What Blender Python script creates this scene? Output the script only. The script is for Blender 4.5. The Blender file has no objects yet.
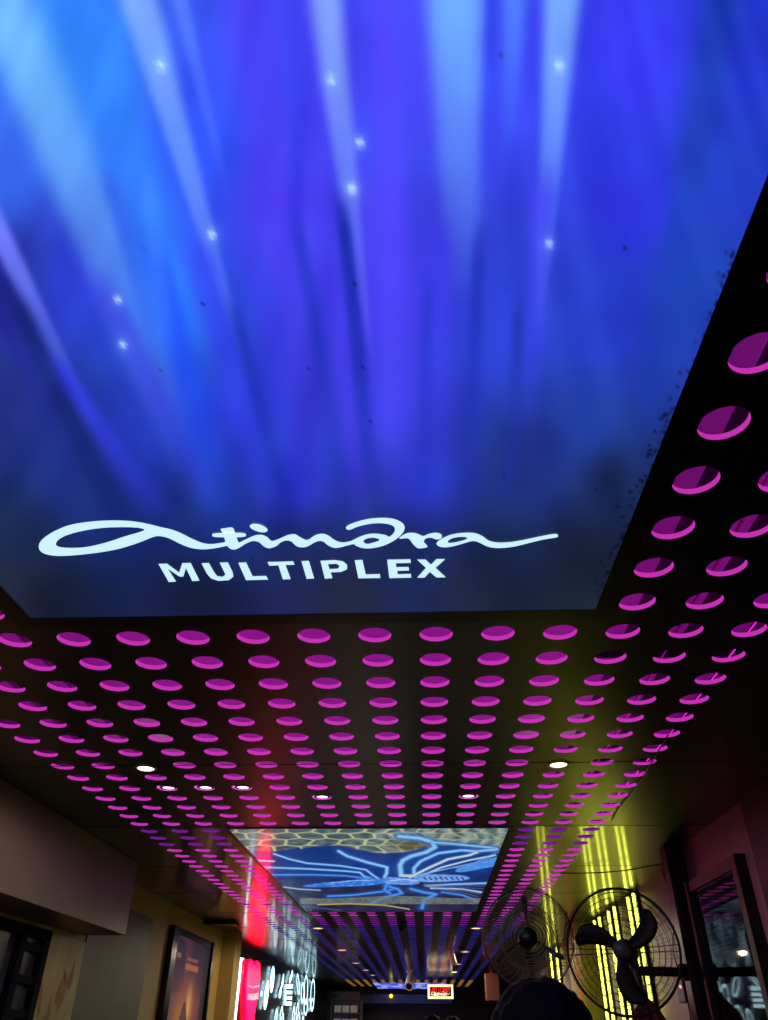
import bpy, bmesh, math, random
import numpy as np
from mathutils import Vector, Matrix, noise as mnoise
from mathutils.geometry import tessellate_polygon
random.seed(7); rng = np.random.default_rng(11)
PI = math.pi
SC = bpy.context.scene; COL = SC.collection
EYE = 1.55                      # height of the phone above the floor
CZ = 2.80                       # ceiling height
# ------------------------------------------------------------------ camera
F, PITCH, YAW, ROLL = 749.37, .61426, -.0488, .00702
cp, sp, cy, sy = math.cos(PITCH), math.sin(PITCH), math.cos(YAW), math.sin(YAW)
fw = Vector((sy*cp, cy*cp, sp)); rt = Vector((cy, -sy, 0)); up = rt.cross(fw)
cr, sr = math.cos(ROLL), math.sin(ROLL)
rt, up = rt*cr + up*sr, up*cr - rt*sr
cam = bpy.data.cameras.new('camera'); camo = bpy.data.objects.new('camera', cam); COL.objects.link(camo)
cam.sensor_fit = 'VERTICAL'; cam.sensor_height = 36; cam.sensor_width = 36*768/1020; cam.lens = F*36/1020; cam.clip_start = .02; cam.clip_end = 200
m = Matrix((rt, up, -fw)).transposed().to_4x4(); m.translation = (0, 0, EYE); camo.matrix_world = m
SC.camera = camo
def ray(x, y): return fw*F + rt*(x-384) - up*(y-510)
def on_z(x, y, z=CZ): d = ray(x, y)*1; d *= (z-EYE)/d.z; return Vector((d.x, d.y, z))
def on_x(x, y, X): d = ray(x, y); d = d*(X/d.x); return Vector((X, d.y, d.z+EYE))
def on_y(x, y, Y): d = ray(x, y); d = d*(Y/d.y); return Vector((d.x, Y, d.z+EYE))

# ------------------------------------------------------------------ materials
def lin(c): return tuple(((v/255+.055)/1.055)**2.4 if v > 10 else v/255/12.92 for v in c)
def mat(name, rgb, rough=.5, metal=0., emit=None, strength=0., spec=.5, noise=None, bump=None, alpha=1., trans=0., ior=1.45, coat=0.):
    """noise=(scale, amount, stretch xyz)  bump=(scale, strength, stretch)"""
    M = bpy.data.materials.new(name); M.use_nodes = True; nt = M.node_tree; B = nt.nodes['Principled BSDF']
    c = lin(rgb); B.inputs['Base Color'].default_value = (*c, 1); B.inputs['Roughness'].default_value = rough
    B.inputs['Metallic'].default_value = metal; B.inputs['Specular IOR Level'].default_value = spec
    B.inputs['IOR'].default_value = ior; B.inputs['Transmission Weight'].default_value = trans; B.inputs['Coat Weight'].default_value = coat
    if emit: B.inputs['Emission Color'].default_value = (*lin(emit), 1); B.inputs['Emission Strength'].default_value = strength
    if alpha < 1: B.inputs['Alpha'].default_value = alpha
    def coords(st):
        tc = nt.nodes.new('ShaderNodeTexCoord'); mp = nt.nodes.new('ShaderNodeMapping'); mp.inputs['Scale'].default_value = st
        nt.links.new(tc.outputs['Object'], mp.inputs['Vector']); return mp.outputs['Vector']
    if noise:
        n = nt.nodes.new('ShaderNodeTexNoise'); n.inputs['Scale'].default_value = noise[0]; n.inputs['Detail'].default_value = 5
        nt.links.new(coords(noise[2]), n.inputs['Vector'])
        r = nt.nodes.new('ShaderNodeValToRGB'); a = noise[1]
        r.color_ramp.elements[0].position = .3; r.color_ramp.elements[1].position = .7
        r.color_ramp.elements[0].color = (*[v*(1-a) for v in c], 1); r.color_ramp.elements[1].color = (*[min(1, v*(1+a)) for v in c], 1)
        nt.links.new(n.outputs['Fac'], r.inputs['Fac']); nt.links.new(r.outputs['Color'], B.inputs['Base Color'])
    if bump:
        n = nt.nodes.new('ShaderNodeTexNoise'); n.inputs['Scale'].default_value = bump[0]; n.inputs['Detail'].default_value = 3
        nt.links.new(coords(bump[2]), n.inputs['Vector'])
        b = nt.nodes.new('ShaderNodeBump'); b.inputs['Strength'].default_value = bump[1]; b.inputs['Distance'].default_value = .01
        nt.links.new(n.outputs['Fac'], b.inputs['Height']); nt.links.new(b.outputs['Normal'], B.inputs['Normal'])
    return M
def attr_mat(name, strength=1., rough=.15, spec=.5, emissive=True, base=.25):
    M = bpy.data.materials.new(name); M.use_nodes = True; nt = M.node_tree; B = nt.nodes['Principled BSDF']
    a = nt.nodes.new('ShaderNodeAttribute'); a.attribute_name = 'print'
    B.inputs['Roughness'].default_value = rough; B.inputs['Specular IOR Level'].default_value = spec
    if emissive:
        B.inputs['Base Color'].default_value = (.01, .01, .012, 1)
        nt.links.new(a.outputs['Color'], B.inputs['Emission Color']); B.inputs['Emission Strength'].default_value = strength
    else: nt.links.new(a.outputs['Color'], B.inputs['Base Color'])
    return M
SPEC_C = .8
M = {}
M['plate_near'] = mat('black_panel_satin', (7, 7, 9), .34, spec=SPEC_C, bump=(3, .06, (1, .2, 1)))
M['plate_far'] = mat('black_panel_gloss', (18, 16, 17), .36, spec=1., ior=1.6, bump=(1.2, .14, (1, .6, 1)), coat=.55)
M['plate_far'].node_tree.nodes['Principled BSDF'].inputs['Coat Roughness'].default_value = .09
M['groove'] = mat('panel_joint', (3, 3, 3), .6)
M['slab'] = mat('plenum_white', (150, 150, 150), .8)
M['channel'] = mat('black_channel', (6, 6, 8), .4)
def glow(name, c, s): return mat(name, (30, 10, 28), .4, emit=c, strength=s, noise=(60, .3, (1, 1, 1)))  # hole rims: plenum light put in as emission on the rim walls
M['rim_m'] = glow('painted_glow_rim_magenta', (200, 50, 180), .95)
M['rim_v'] = glow('painted_glow_rim_violet', (120, 26, 150), .8)
M['rim_b'] = glow('painted_glow_rim_blue', (58, 52, 160), .42)
M['rim_g'] = glow('painted_glow_rim_amber', (200, 130, 60), .8)
M['tape_m'] = mat('led_tape_magenta', (20, 5, 20), .5, emit=(230, 35, 225), strength=4.5)
M['tape_v'] = mat('led_tape_violet', (20, 5, 20), .5, emit=(130, 30, 220), strength=3.2)
M['tape_b'] = mat('led_tape_blue', (5, 5, 20), .5, emit=(50, 50, 230), strength=1.6)
M['tape_g'] = mat('led_tape_amber', (20, 15, 5), .5, emit=(255, 160, 60), strength=2)
M['floor'] = mat('dark_floor_tile', (34, 30, 30), .3, noise=(6, .3, (1, 1, 1)))
M['wall_tan'] = mat('tan_wall_paint', (176, 146, 84), .6, noise=(2, .08, (1, 1, 1)))
M['bulk'] = mat('taupe_bulkhead_laminate', (112, 101, 78), .36, noise=(3, .06, (1, 1, 1)))
M['wall_mauve'] = mat('mauve_wall_panel', (176, 116, 146), .35, noise=(2, .1, (1, .4, 1)))
M['wall_dark'] = mat('dark_wall', (30, 26, 34), .35, noise=(2, .15, (1, 1, 1)))
M['wall_blk'] = mat('black_gloss_wall', (16, 14, 18), .2)
M['greypanel'] = mat('grey_green_panel', (60, 61, 54), .5, noise=(4, .2, (1, 1, .3)))
M['navy'] = mat('navy_frame', (7, 8, 24), .8, spec=.15)
M['glassdark'] = mat('dark_green_glass', (64, 70, 74), .15, noise=(5, .3, (1, 1, 1)))
M['post'] = mat('dark_maroon_post', (40, 16, 26), .3)
M['black'] = mat('black_plastic', (12, 12, 14), .35)
M['wire'] = mat('steel_wire', (150, 138, 110), .35, metal=.7)
M['fanblack'] = mat('fan_black_paint', (8, 8, 11), .5, spec=.3)
M['hub_grey'] = mat('grey_hub', (70, 72, 84), .35)
M['white'] = mat('white_plastic', (225, 225, 230), .4)
M['hair'] = mat('black_hair', (8, 8, 12), .75, spec=.2, bump=(60, .4, (1, 1, .15)))
M['skin'] = mat('brown_skin', (120, 78, 58), .5)
M['shirt'] = mat('black_shirt', (18, 18, 30), .8)
M['trousers'] = mat('dark_trousers', (22, 24, 34), .8)
M['redcloth'] = mat('dark_red_cloth', (112, 26, 44), .7)
M['copper'] = mat('shiny_pipe', (190, 90, 170), .2, metal=.7)
Mg = bpy.data.materials.new('poster_glass'); Mg.use_nodes = True; nt_ = Mg.node_tree; nt_.nodes.remove(nt_.nodes['Principled BSDF'])
mx_ = nt_.nodes.new('ShaderNodeMixShader'); fr_ = nt_.nodes.new('ShaderNodeFresnel'); fr_.inputs['IOR'].default_value = 1.5
tr_ = nt_.nodes.new('ShaderNodeBsdfTransparent'); gl_ = nt_.nodes.new('ShaderNodeBsdfGlossy'); gl_.inputs['Roughness'].default_value = .03
nt_.links.new(fr_.outputs[0], mx_.inputs[0]); nt_.links.new(tr_.outputs[0], mx_.inputs[1]); nt_.links.new(gl_.outputs[0], mx_.inputs[2]); nt_.links.new(mx_.outputs[0], nt_.nodes['Material Output'].inputs['Surface'])
M['glass'] = Mg
M['leafboard'] = mat('olive_board', (176, 164, 92), .5, noise=(5, .2, (1, 1, .5)))
M['warm_lens'] = mat('warm_downlight_lens', (255, 240, 200), .3, emit=(255, 236, 170), strength=6)
M['warm_dim'] = mat('warm_far_lens', (255, 240, 200), .3, emit=(255, 214, 160), strength=2.0)
M['pink_lens'] = mat('pink_white_lens', (255, 220, 255), .3, emit=(255, 205, 250), strength=2.6)
M['neon_w'] = mat('white_neon_tube', (220, 250, 255), .3, emit=(190, 240, 255), strength=2.8)
M['neon_r'] = mat('red_neon_face', (255, 0, 60), .3, emit=(255, 1, 30), strength=16)
M['neon_p'] = mat('pale_pink_neon', (255, 180, 190), .3, emit=(255, 150, 170), strength=1.2)
M['led_y'] = mat('yellow_led', (250, 255, 120), .3, emit=(236, 244, 84), strength=5)
nt_ = M['led_y'].node_tree; tc_ = nt_.nodes.new('ShaderNodeTexCoord'); sx_ = nt_.nodes.new('ShaderNodeSeparateXYZ'); ml_ = nt_.nodes.new('ShaderNodeMath'); ml_.operation = 'MULTIPLY'; ml_.inputs[1].default_value = 7.6
fr2 = nt_.nodes.new('ShaderNodeMath'); fr2.operation = 'FRACT'; gt_ = nt_.nodes.new('ShaderNodeMath'); gt_.operation = 'GREATER_THAN'; gt_.inputs[1].default_value = .1; m2_ = nt_.nodes.new('ShaderNodeMath'); m2_.operation = 'MULTIPLY'; m2_.inputs[1].default_value = 5.
nt_.links.new(tc_.outputs['Object'], sx_.inputs[0]); nt_.links.new(sx_.outputs['Z'], ml_.inputs[0]); nt_.links.new(ml_.outputs[0], fr2.inputs[0]); nt_.links.new(fr2.outputs[0], gt_.inputs[0]); nt_.links.new(gt_.outputs[0], m2_.inputs[0]); nt_.links.new(m2_.outputs[0], nt_.nodes['Principled BSDF'].inputs['Emission Strength'])
M['logo'] = mat('white_letter_face', (220, 250, 255), .3, emit=(205, 242, 252), strength=1.)
M['sign_frame'] = mat('warm_white_light_frame', (255, 240, 190), .3, emit=(255, 238, 180), strength=1.3)
M['sign_red'] = mat('red_letter_face', (255, 30, 40), .3, emit=(240, 30, 44), strength=1.2)
M['sign_wht'] = mat('cream_letter_face', (255, 250, 220), .3, emit=(255, 246, 214), strength=1.1)
M['amber'] = mat('amber_dot', (230, 220, 40), .3, emit=(235, 220, 50), strength=2)
M['stone'] = mat('grey_stone_header', (92, 92, 104), .5, noise=(5, .3, (1, 1, 1)))
M['brown'] = mat('brown_slat', (62, 40, 32), .4, noise=(4, .2, (8, 8, .5)))
M['olive'] = mat('olive_gold_laminate', (150, 140, 50), .3)
M['grey_panel_lit'] = mat('pale_lilac_glass_panel', (150, 135, 160), .15, noise=(9, .35, (1, 1, 1)))
M['orange'] = mat('terracotta_box', (110, 60, 52), .5)

# ------------------------------------------------------------------ mesh helpers
def link(name, bm, ms, parent=None, smooth=False):
    me = bpy.data.meshes.new(name); bmesh.ops.recalc_face_normals(bm, faces=bm.faces[:]) if len(bm.faces) < 20000 else None
    bm.to_mesh(me); bm.free()
    for x in (ms if isinstance(ms, (list, tuple)) else [ms]): me.materials.append(M[x])
    if smooth:
        for p in me.polygons: p.use_smooth = True
    o = bpy.data.objects.new(name, me); COL.objects.link(o)
    if parent: o.parent = parent; o.matrix_parent_inverse = Matrix.Identity(4)
    return o
def tag(o, label=None, cat=None, group=None, kind=None):
    if label: o['label'] = label
    if cat: o['category'] = cat
    if group: o['group'] = group
    if kind: o['kind'] = kind
    return o
def thing(name, label, cat, loc=(0, 0, 0), group=None, rot=(0, 0, 0)):
    o = bpy.data.objects.new(name, None); COL.objects.link(o); o.location = loc; o.rotation_euler = rot
    o.empty_display_size = .1
    return tag(o, label, cat, group)
def box(bm, a, b, mi=0, bev=0.):
    x0, y0, z0 = [min(p, q) for p, q in zip(a, b)]; x1, y1, z1 = [max(p, q) for p, q in zip(a, b)]
    v = [bm.verts.new(p) for p in ((x0,y0,z0),(x1,y0,z0),(x1,y1,z0),(x0,y1,z0),(x0,y0,z1),(x1,y0,z1),(x1,y1,z1),(x0,y1,z1))]
    fs = [bm.faces.new([v[i] for i in q]) for q in ((3,2,1,0),(4,5,6,7),(0,1,5,4),(1,2,6,5),(2,3,7,6),(3,0,4,7))]
    for f in fs: f.material_index = mi
    if bev:
        es = list({e for f in fs for e in f.edges}); bmesh.ops.bevel(bm, geom=es, offset=bev, segments=2, affect='EDGES', profile=.5)
def tube(bm, pts, r, n=8, closed=False, cap=True):
    pts = [Vector(p) for p in pts]; N = len(pts); rings = []
    rr = r if isinstance(r, (list, tuple)) else [r]*N
    nrm = None
    for i, p in enumerate(pts):
        a = pts[i-1] if (i or closed) else p; b = pts[(i+1) % N] if (i < N-1 or closed) else p
        t = (b-a).normalized()
        if nrm is None:
            nrm = t.orthogonal().normalized()
        else:
            nrm = (nrm - t*nrm.dot(t)); nrm = nrm.normalized() if nrm.length > 1e-6 else t.orthogonal().normalized()
        bi = t.cross(nrm)
        rings.append([bm.verts.new(p + (nrm*math.cos(2*PI*k/n) + bi*math.sin(2*PI*k/n))*rr[i]) for k in range(n)])
    for i in range(N if closed else N-1):
        A, B = rings[i], rings[(i+1) % N]
        for k in range(n):
            try: bm.faces.new((A[k], A[(k+1) % n], B[(k+1) % n], B[k]))
            except ValueError: pass
    if cap and not closed: bm.faces.new(rings[0][::-1]); bm.faces.new(rings[-1])
def lathe(bm, prof, n=24, axis='z', c=(0, 0, 0)):
    """prof: list of (radius, height)"""
    c = Vector(c); rings = []
    for r, h in prof:
        ring = []
        for k in range(n):
            a = 2*PI*k/n; x, y = r*math.cos(a), r*math.sin(a)
            ring.append(bm.verts.new(c + (Vector((x, y, h)) if axis == 'z' else Vector((x, h, y)) if axis == 'y' else Vector((h, x, y)))))
        rings.append(ring)
    for A, B in zip(rings, rings[1:]):
        for k in range(n): bm.faces.new((A[k], A[(k+1) % n], B[(k+1) % n], B[k]))
    if prof[0][0] > 1e-5: bm.faces.new(rings[0][::-1])
    if prof[-1][0] > 1e-5: bm.faces.new(rings[-1])
    bmesh.ops.remove_doubles(bm, verts=bm.verts[:], dist=1e-6)
def smooth_loop(P, k=4):
    P = [Vector(p) for p in P]; n = len(P); out = []
    for i in range(n):
        p0, p1, p2, p3 = P[i-1], P[i], P[(i+1) % n], P[(i+2) % n]
        for j in range(k):
            t = j/k
            out.append(.5*((2*p1) + (p2-p0)*t + (2*p0-5*p1+4*p2-p3)*t*t + (3*p1-p0-3*p2+p3)*t*t*t))
    return out
def smooth_open(P, k=4):
    P = [Vector(p) for p in P]; n = len(P); out = []
    for i in range(n-1):
        p0, p1, p2, p3 = P[max(i-1, 0)], P[i], P[i+1], P[min(i+2, n-1)]
        for j in range(k):
            t = j/k
            out.append(.5*((2*p1) + (p2-p0)*t + (2*p0-5*p1+4*p2-p3)*t*t + (3*p1-p0-3*p2+p3)*t*t*t))
    return out + [P[-1]]
def flat_shape(bm, loops, conv, depth):
    """loops of 2-d points (first outer, rest holes); conv(x,y)->Vector ; depth = Vector thickness"""
    L3 = [[conv(p[0], p[1]) for p in lp] for lp in loops]
    allp = [p for lp in L3 for p in lp]
    tri = tessellate_polygon([[Vector((q[0], q[1], 0)) for q in lp] for lp in loops])
    A = [bm.verts.new(p) for p in allp]; B = [bm.verts.new(p + depth) for p in allp]
    for t in tri:
        try: bm.faces.new([A[i] for i in t]); bm.faces.new([B[i] for i in t][::-1])
        except ValueError: pass
    s = 0
    for lp in L3:
        n = len(lp)
        for i in range(n):
            a, b = s+i, s+(i+1) % n
            try: bm.faces.new((A[a], A[b], B[b], B[a]))
            except ValueError: pass
        s += n
def inst(o, loc, label=None, group=None, rot=None, cat=None):
    r = o.copy(); COL.objects.link(r); r.location = loc
    if rot is not None: r.rotation_euler = rot
    if label: r['label'] = label
    if group: r['group'] = group
    for ch in list(o.children):
        c = ch.copy(); COL.objects.link(c); c.parent = r
        for g in ch.children:
            d = g.copy(); COL.objects.link(d); d.parent = c
    return r

# ------------------------------------------------------------------ ceiling with its field of round holes
P_, X0_, Y0_ = .2324, .0741, 2.5917
XL, XR, YN, YF = -2.87, 2.17, -3.0, 28.0
RH = .0625; TH = .018
N0, N1 = -12, 100
def cx(i): return X0_ + P_*i
def cyy(n): return Y0_ + P_*n
warm_cells = {(-7, 7), (3, 7), (-7, -6), (3, -12), (-7, -12)}
bm = bmesh.new()
def quad(bm, x0, x1, y0, y1, z, mi=0):
    f = bm.faces.new([bm.verts.new(p) for p in ((x0, y0, z), (x0, y1, z), (x1, y1, z), (x1, y0, z))]); f.material_index = mi
xa, xb = cx(-9.5), cx(5.5); ya, yb = cyy(N0-.5), cyy(N1+.5)
YS = cyy(13.5)
for n in range(N0, N1+1):
    far = 1 if n >= 14 else 0
    for i in range(-9, 6):
        x, y = cx(i), cyy(n)
        if -6 <= i <= 2 and (n <= -1 or 14 <= n <= 32 or 93 <= n): continue
        if (i, n) in warm_cells: quad(bm, x-P_/2, x+P_/2, y-P_/2, y+P_/2, CZ, far); continue
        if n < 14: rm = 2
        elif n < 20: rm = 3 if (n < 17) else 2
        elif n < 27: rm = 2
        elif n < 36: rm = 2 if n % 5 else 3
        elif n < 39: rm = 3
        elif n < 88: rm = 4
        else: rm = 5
        N = 40 if n < 8 else 24 if n < 30 else 16
        o_, a_, b_ = [], [], []
        for k in range(N):
            t = 2*PI*k/N; c, s = math.cos(t), math.sin(t); q = max(abs(c), abs(s))
            o_.append(bm.verts.new((x+P_/2*c/q, y+P_/2*s/q, CZ)))
            a_.append(bm.verts.new((x+RH*c, y+RH*s, CZ))); b_.append(bm.verts.new((x+RH*c, y+RH*s, CZ+TH)))
        for k in range(N):
            k2 = (k+1) % N
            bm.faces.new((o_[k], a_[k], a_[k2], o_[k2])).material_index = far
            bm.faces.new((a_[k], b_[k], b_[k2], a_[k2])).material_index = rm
for (u0, u1) in ((XL, xa), (xb, XR)):
    quad(bm, u0, u1, YN, YS, CZ, 0); quad(bm, u0, u1, YS, YF, CZ, 1)
quad(bm, xa, xb, YN, ya, CZ, 0); quad(bm, xa, xb, yb, YF, CZ, 1)
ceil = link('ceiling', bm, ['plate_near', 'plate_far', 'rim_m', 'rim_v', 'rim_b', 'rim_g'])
tag(ceil, kind='structure')
bm = bmesh.new()   # fine joints between the sheets
for k in range(-3, 16):
    y = YS + 6.5*P_*k
    if y > YF-.3: break
    box(bm, (XL, y-.003, CZ-.0015), (xa, y+.003, CZ+.001)); box(bm, (xb, y-.003, CZ-.0015), (XR, y+.003, CZ+.001))
    if k not in (-3, -2, 1, 2): box(bm, (xa, y-.003, CZ-.0015), (xb, y+.003, CZ+.001))
link('panel_joint', bm, 'groove', ceil)
bm = bmesh.new(); quad(bm, XL, XR, YN, YF, CZ+.20)
link('plenum_slab', bm, 'slab', ceil)
bm = bmesh.new()
for x in (.905, 1.16, 1.20, -1.66, -1.93):
    box(bm, (x, YN, CZ+.11), (x+.035, 6, CZ+.20))
for y in (3.1, 4.6, 6.1, 7.6): box(bm, (.68, y, CZ+.12), (2.0, y+.04, CZ+.19))
link('furring_channel', bm, 'channel', ceil)
bm = bmesh.new()
for (x, y) in ((.99, .11), (1.05, .12), (1.32, .10), (1.40, .13)): tube(bm, [(x, 1.5, CZ+y), (x+.03, 4, CZ+y), (x-.02, 7, CZ+y)], .006, 6)
link('conduit', bm, 'copper', ceil)
def tapes(name, y0, y1, mt):
    bm = bmesh.new()
    for i in range(-10, 6):
        x = cx(i+.5)
        if -6.4 < i+.5 < 2.4: segs = [(max(y0, a), min(y1, b)) for a, b in ((cyy(-.5), cyy(13.5)), (cyy(32.5), cyy(92.5)))]
        else: segs = [(y0, y1)]
        for a, b in segs:
            if b > a: quad(bm, x-.022, x+.022, b, a, CZ+.006)
    # faces look up towards the slab
    for f in bm.faces:
        f.normal_update()
        if f.normal.z < 0: f.normal_flip()
    me = bpy.data.meshes.new(name); bm.to_mesh(me); bm.free(); me.materials.append(M[mt])
    o = bpy.data.objects.new(name, me); COL.objects.link(o); o.parent = ceil
tapes('led_tape', cyy(-12.5), cyy(13.5), 'tape_m'); tapes('led_tape', cyy(13.5), cyy(19.5), 'tape_v')
tapes('led_tape', cyy(19.5), cyy(35.5), 'tape_m'); tapes('led_tape', cyy(35.5), cyy(87.5), 'tape_b'); tapes('led_tape', cyy(87.5), cyy(100.5), 'tape_g')

# ------------------------------------------------------------------ printed / lit graphics
def grid_panel(name, x0, x1, y0, y1, nx, ny, z, colfn, mtl, parent):
    xs = np.linspace(x0, x1, nx); ys = np.linspace(y0, y1, ny); X, Y = np.meshgrid(xs, ys)
    co = np.stack([X.ravel(), Y.ravel(), np.full(X.size, z)], -1).astype(np.float32)
    idx = np.arange(nx*ny).reshape(ny, nx)
    q = np.stack([idx[:-1, :-1], idx[1:, :-1], idx[1:, 1:], idx[:-1, 1:]], -1).reshape(-1, 4)   # normal down
    me = bpy.data.meshes.new(name); me.vertices.add(len(co)); me.vertices.foreach_set('co', co.ravel())
    me.loops.add(q.size); me.loops.foreach_set('vertex_index', q.ravel().astype(np.int32))
    me.polygons.add(len(q)); me.polygons.foreach_set('loop_start', np.arange(0, q.size, 4, dtype=np.int32))
    try: me.polygons.foreach_set('loop_total', np.full(len(q), 4, dtype=np.int32))
    except Exception: pass
    me.update(); me.validate()
    c = colfn(X.ravel(), Y.ravel()); c = np.clip(c, 0, 255)/255
    c = np.where(c > .04045, ((c+.055)/1.055)**2.4, c/12.92)
    at = me.color_attributes.new('print', 'FLOAT_COLOR', 'POINT')
    at.data.foreach_set('color', np.concatenate([c, np.ones((len(c), 1))], 1).astype(np.float32).ravel())
    me.materials.append(M[mtl]); o = bpy.data.objects.new(name, me); COL.objects.link(o); o.parent = parent
    return o
R3 = np.array([list(rt), list(up), list(fw)])
def plan_uv(X, Y):      # sheet position -> foreshortened layout of the artwork
    P = np.stack([X, Y, np.full_like(X, CZ-EYE)], -1) @ R3.T
    return 384 + F*P[:, 0]/P[:, 2], 510 - F*P[:, 1]/P[:, 2]
def seg_dist(u, v, a, b):
    dx, dy = b[0]-a[0], b[1]-a[1]; t = np.clip(((u-a[0])*dx + (v-a[1])*dy)/(dx*dx+dy*dy+1e-9), 0, 1)
    return np.hypot(u-a[0]-t*dx, v-a[1]-t*dy), t
def vnoise(u, v, s, seed=0):
    g = np.random.default_rng(seed).random((64, 64)); a, b = u/s, v/s
    i, j = np.floor(a).astype(int), np.floor(b).astype(int); fx, fy = a-i, b-j; fx = fx*fx*(3-2*fx); fy = fy*fy*(3-2*fy)
    G = lambda p, q: g[p % 64, q % 64]
    return (G(i, j)*(1-fx)+G(i+1, j)*fx)*(1-fy) + (G(i, j+1)*(1-fx)+G(i+1, j+1)*fx)*fy
BASE = [((0,0),(62,132,250)),((80,60),(56,132,250)),((200,150),(46,82,246)),((280,60),(62,72,246)),((280,200),(72,68,246)),((400,60),(70,70,246)),((500,80),(60,72,246)),
 ((640,60),(56,58,242)),((640,200),(48,56,228)),((745,30),(36,54,202)),((720,180),(34,62,196)),((700,280),(30,66,178)),((384,300),(66,62,238)),((384,400),(60,60,226)),((500,330),(44,64,214)),
 ((600,330),(38,60,200)),((590,420),(32,58,160)),((160,290),(38,96,244)),((80,280),(44,62,214)),((10,280),(36,44,150)),((0,170),(60,110,246)),((0,400),(32,42,124)),((60,450),(28,46,130)),
 ((150,420),(36,56,190)),((240,400),(42,58,210)),((300,480),(34,54,190)),((420,480),(38,54,190)),((520,470),(28,48,130)),((620,480),(20,34,74)),((20,540),(16,36,80)),((100,510),(24,48,128)),((200,530),(24,44,120)),
 ((300,550),(24,40,104)),((400,550),(24,42,100)),((500,560),(20,38,80)),((590,560),(20,32,60)),((60,600),(16,28,60)),((200,600),(20,32,72)),((350,600),(24,36,78)),((500,600),(22,36,70)),((590,600),(24,38,62)),((5,580),(26,44,74))]
RAYS = [  # ax ay bx by wa wb  colour  strength at a, at b
 (5,-10,172,420,40,22,(112,184,255),1.,.12),(70,-10,190,330,44,28,(50,134,255),.8,.5),(136,-10,226,300,20,6,(122,168,255),.95,.25),(178,-10,222,170,9,4,(90,130,255),.6,.1),
 (-20,190,78,400,13,9,(112,128,255),.9,.1),(322,-10,364,300,20,5,(132,164,255),.95,.2),(455,-10,462,240,30,18,(108,168,255),1.,.25),(563,-10,543,265,19,7,(118,170,255),.95,.25),
 (515,-10,506,150,14,7,(76,124,255),.8,.1),(543,200,530,420,13,9,(66,66,240),.6,.05),(250,-10,304,420,26,20,(80,58,242),.5,.3),(384,200,402,470,24,18,(82,72,255),.6,.2),(300,0,352,440,14,12,(74,60,240),.4,.3),
 (60,370,150,500,12,16,(52,62,232),.7,.2),(110,300,200,480,14,12,(60,56,226),.4,.2),(200,260,262,480,16,14,(56,66,240),.5,.2),(262,280,300,500,12,12,(54,60,228),.4,.2),(440,250,440,470,14,14,(60,60,236),.5,.15),
 (160,270,222,520,12,22,(34,80,250),.7,.15),(150,200,172,400,10,9,(66,140,255),.5,.05),
 (20,310,110,500,12,14,(20,34,110),.6,.4),(345,230,368,450,7,8,(26,44,170),.75,.35),(300,240,334,430,7,8,(34,50,186),.5,.2),(724,-10,650,400,22,16,(26,60,172),.7,.3),(478,260,470,480,7,9,(30,44,176),.55,.2),
 (428,300,424,480,6,8,(36,50,190),.4,.2),(490,0,486,150,5,6,(36,60,230),.4,.2),(300,-10,296,190,10,8,(40,56,230),.2,.3),(518,320,512,470,6,8,(28,46,160),.5,.2),(240,330,284,500,7,8,(30,46,170),.5,.2),
 (0,420,90,540,10,12,(24,40,120),.3,.3),(-5,300,60,440,10,9,(30,36,140),.5,.2),(112,190,150,330,8,7,(40,80,230),.3,.2),(384,-10,392,250,12,14,(80,66,252),.5,.4)]
SPK = [(161,65,6),(331,79,5),(360,142,5),(352,188,6),(212,234,5),(559,65,6),(549,243,4),(118,299,4),(123,344,4)]
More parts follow.
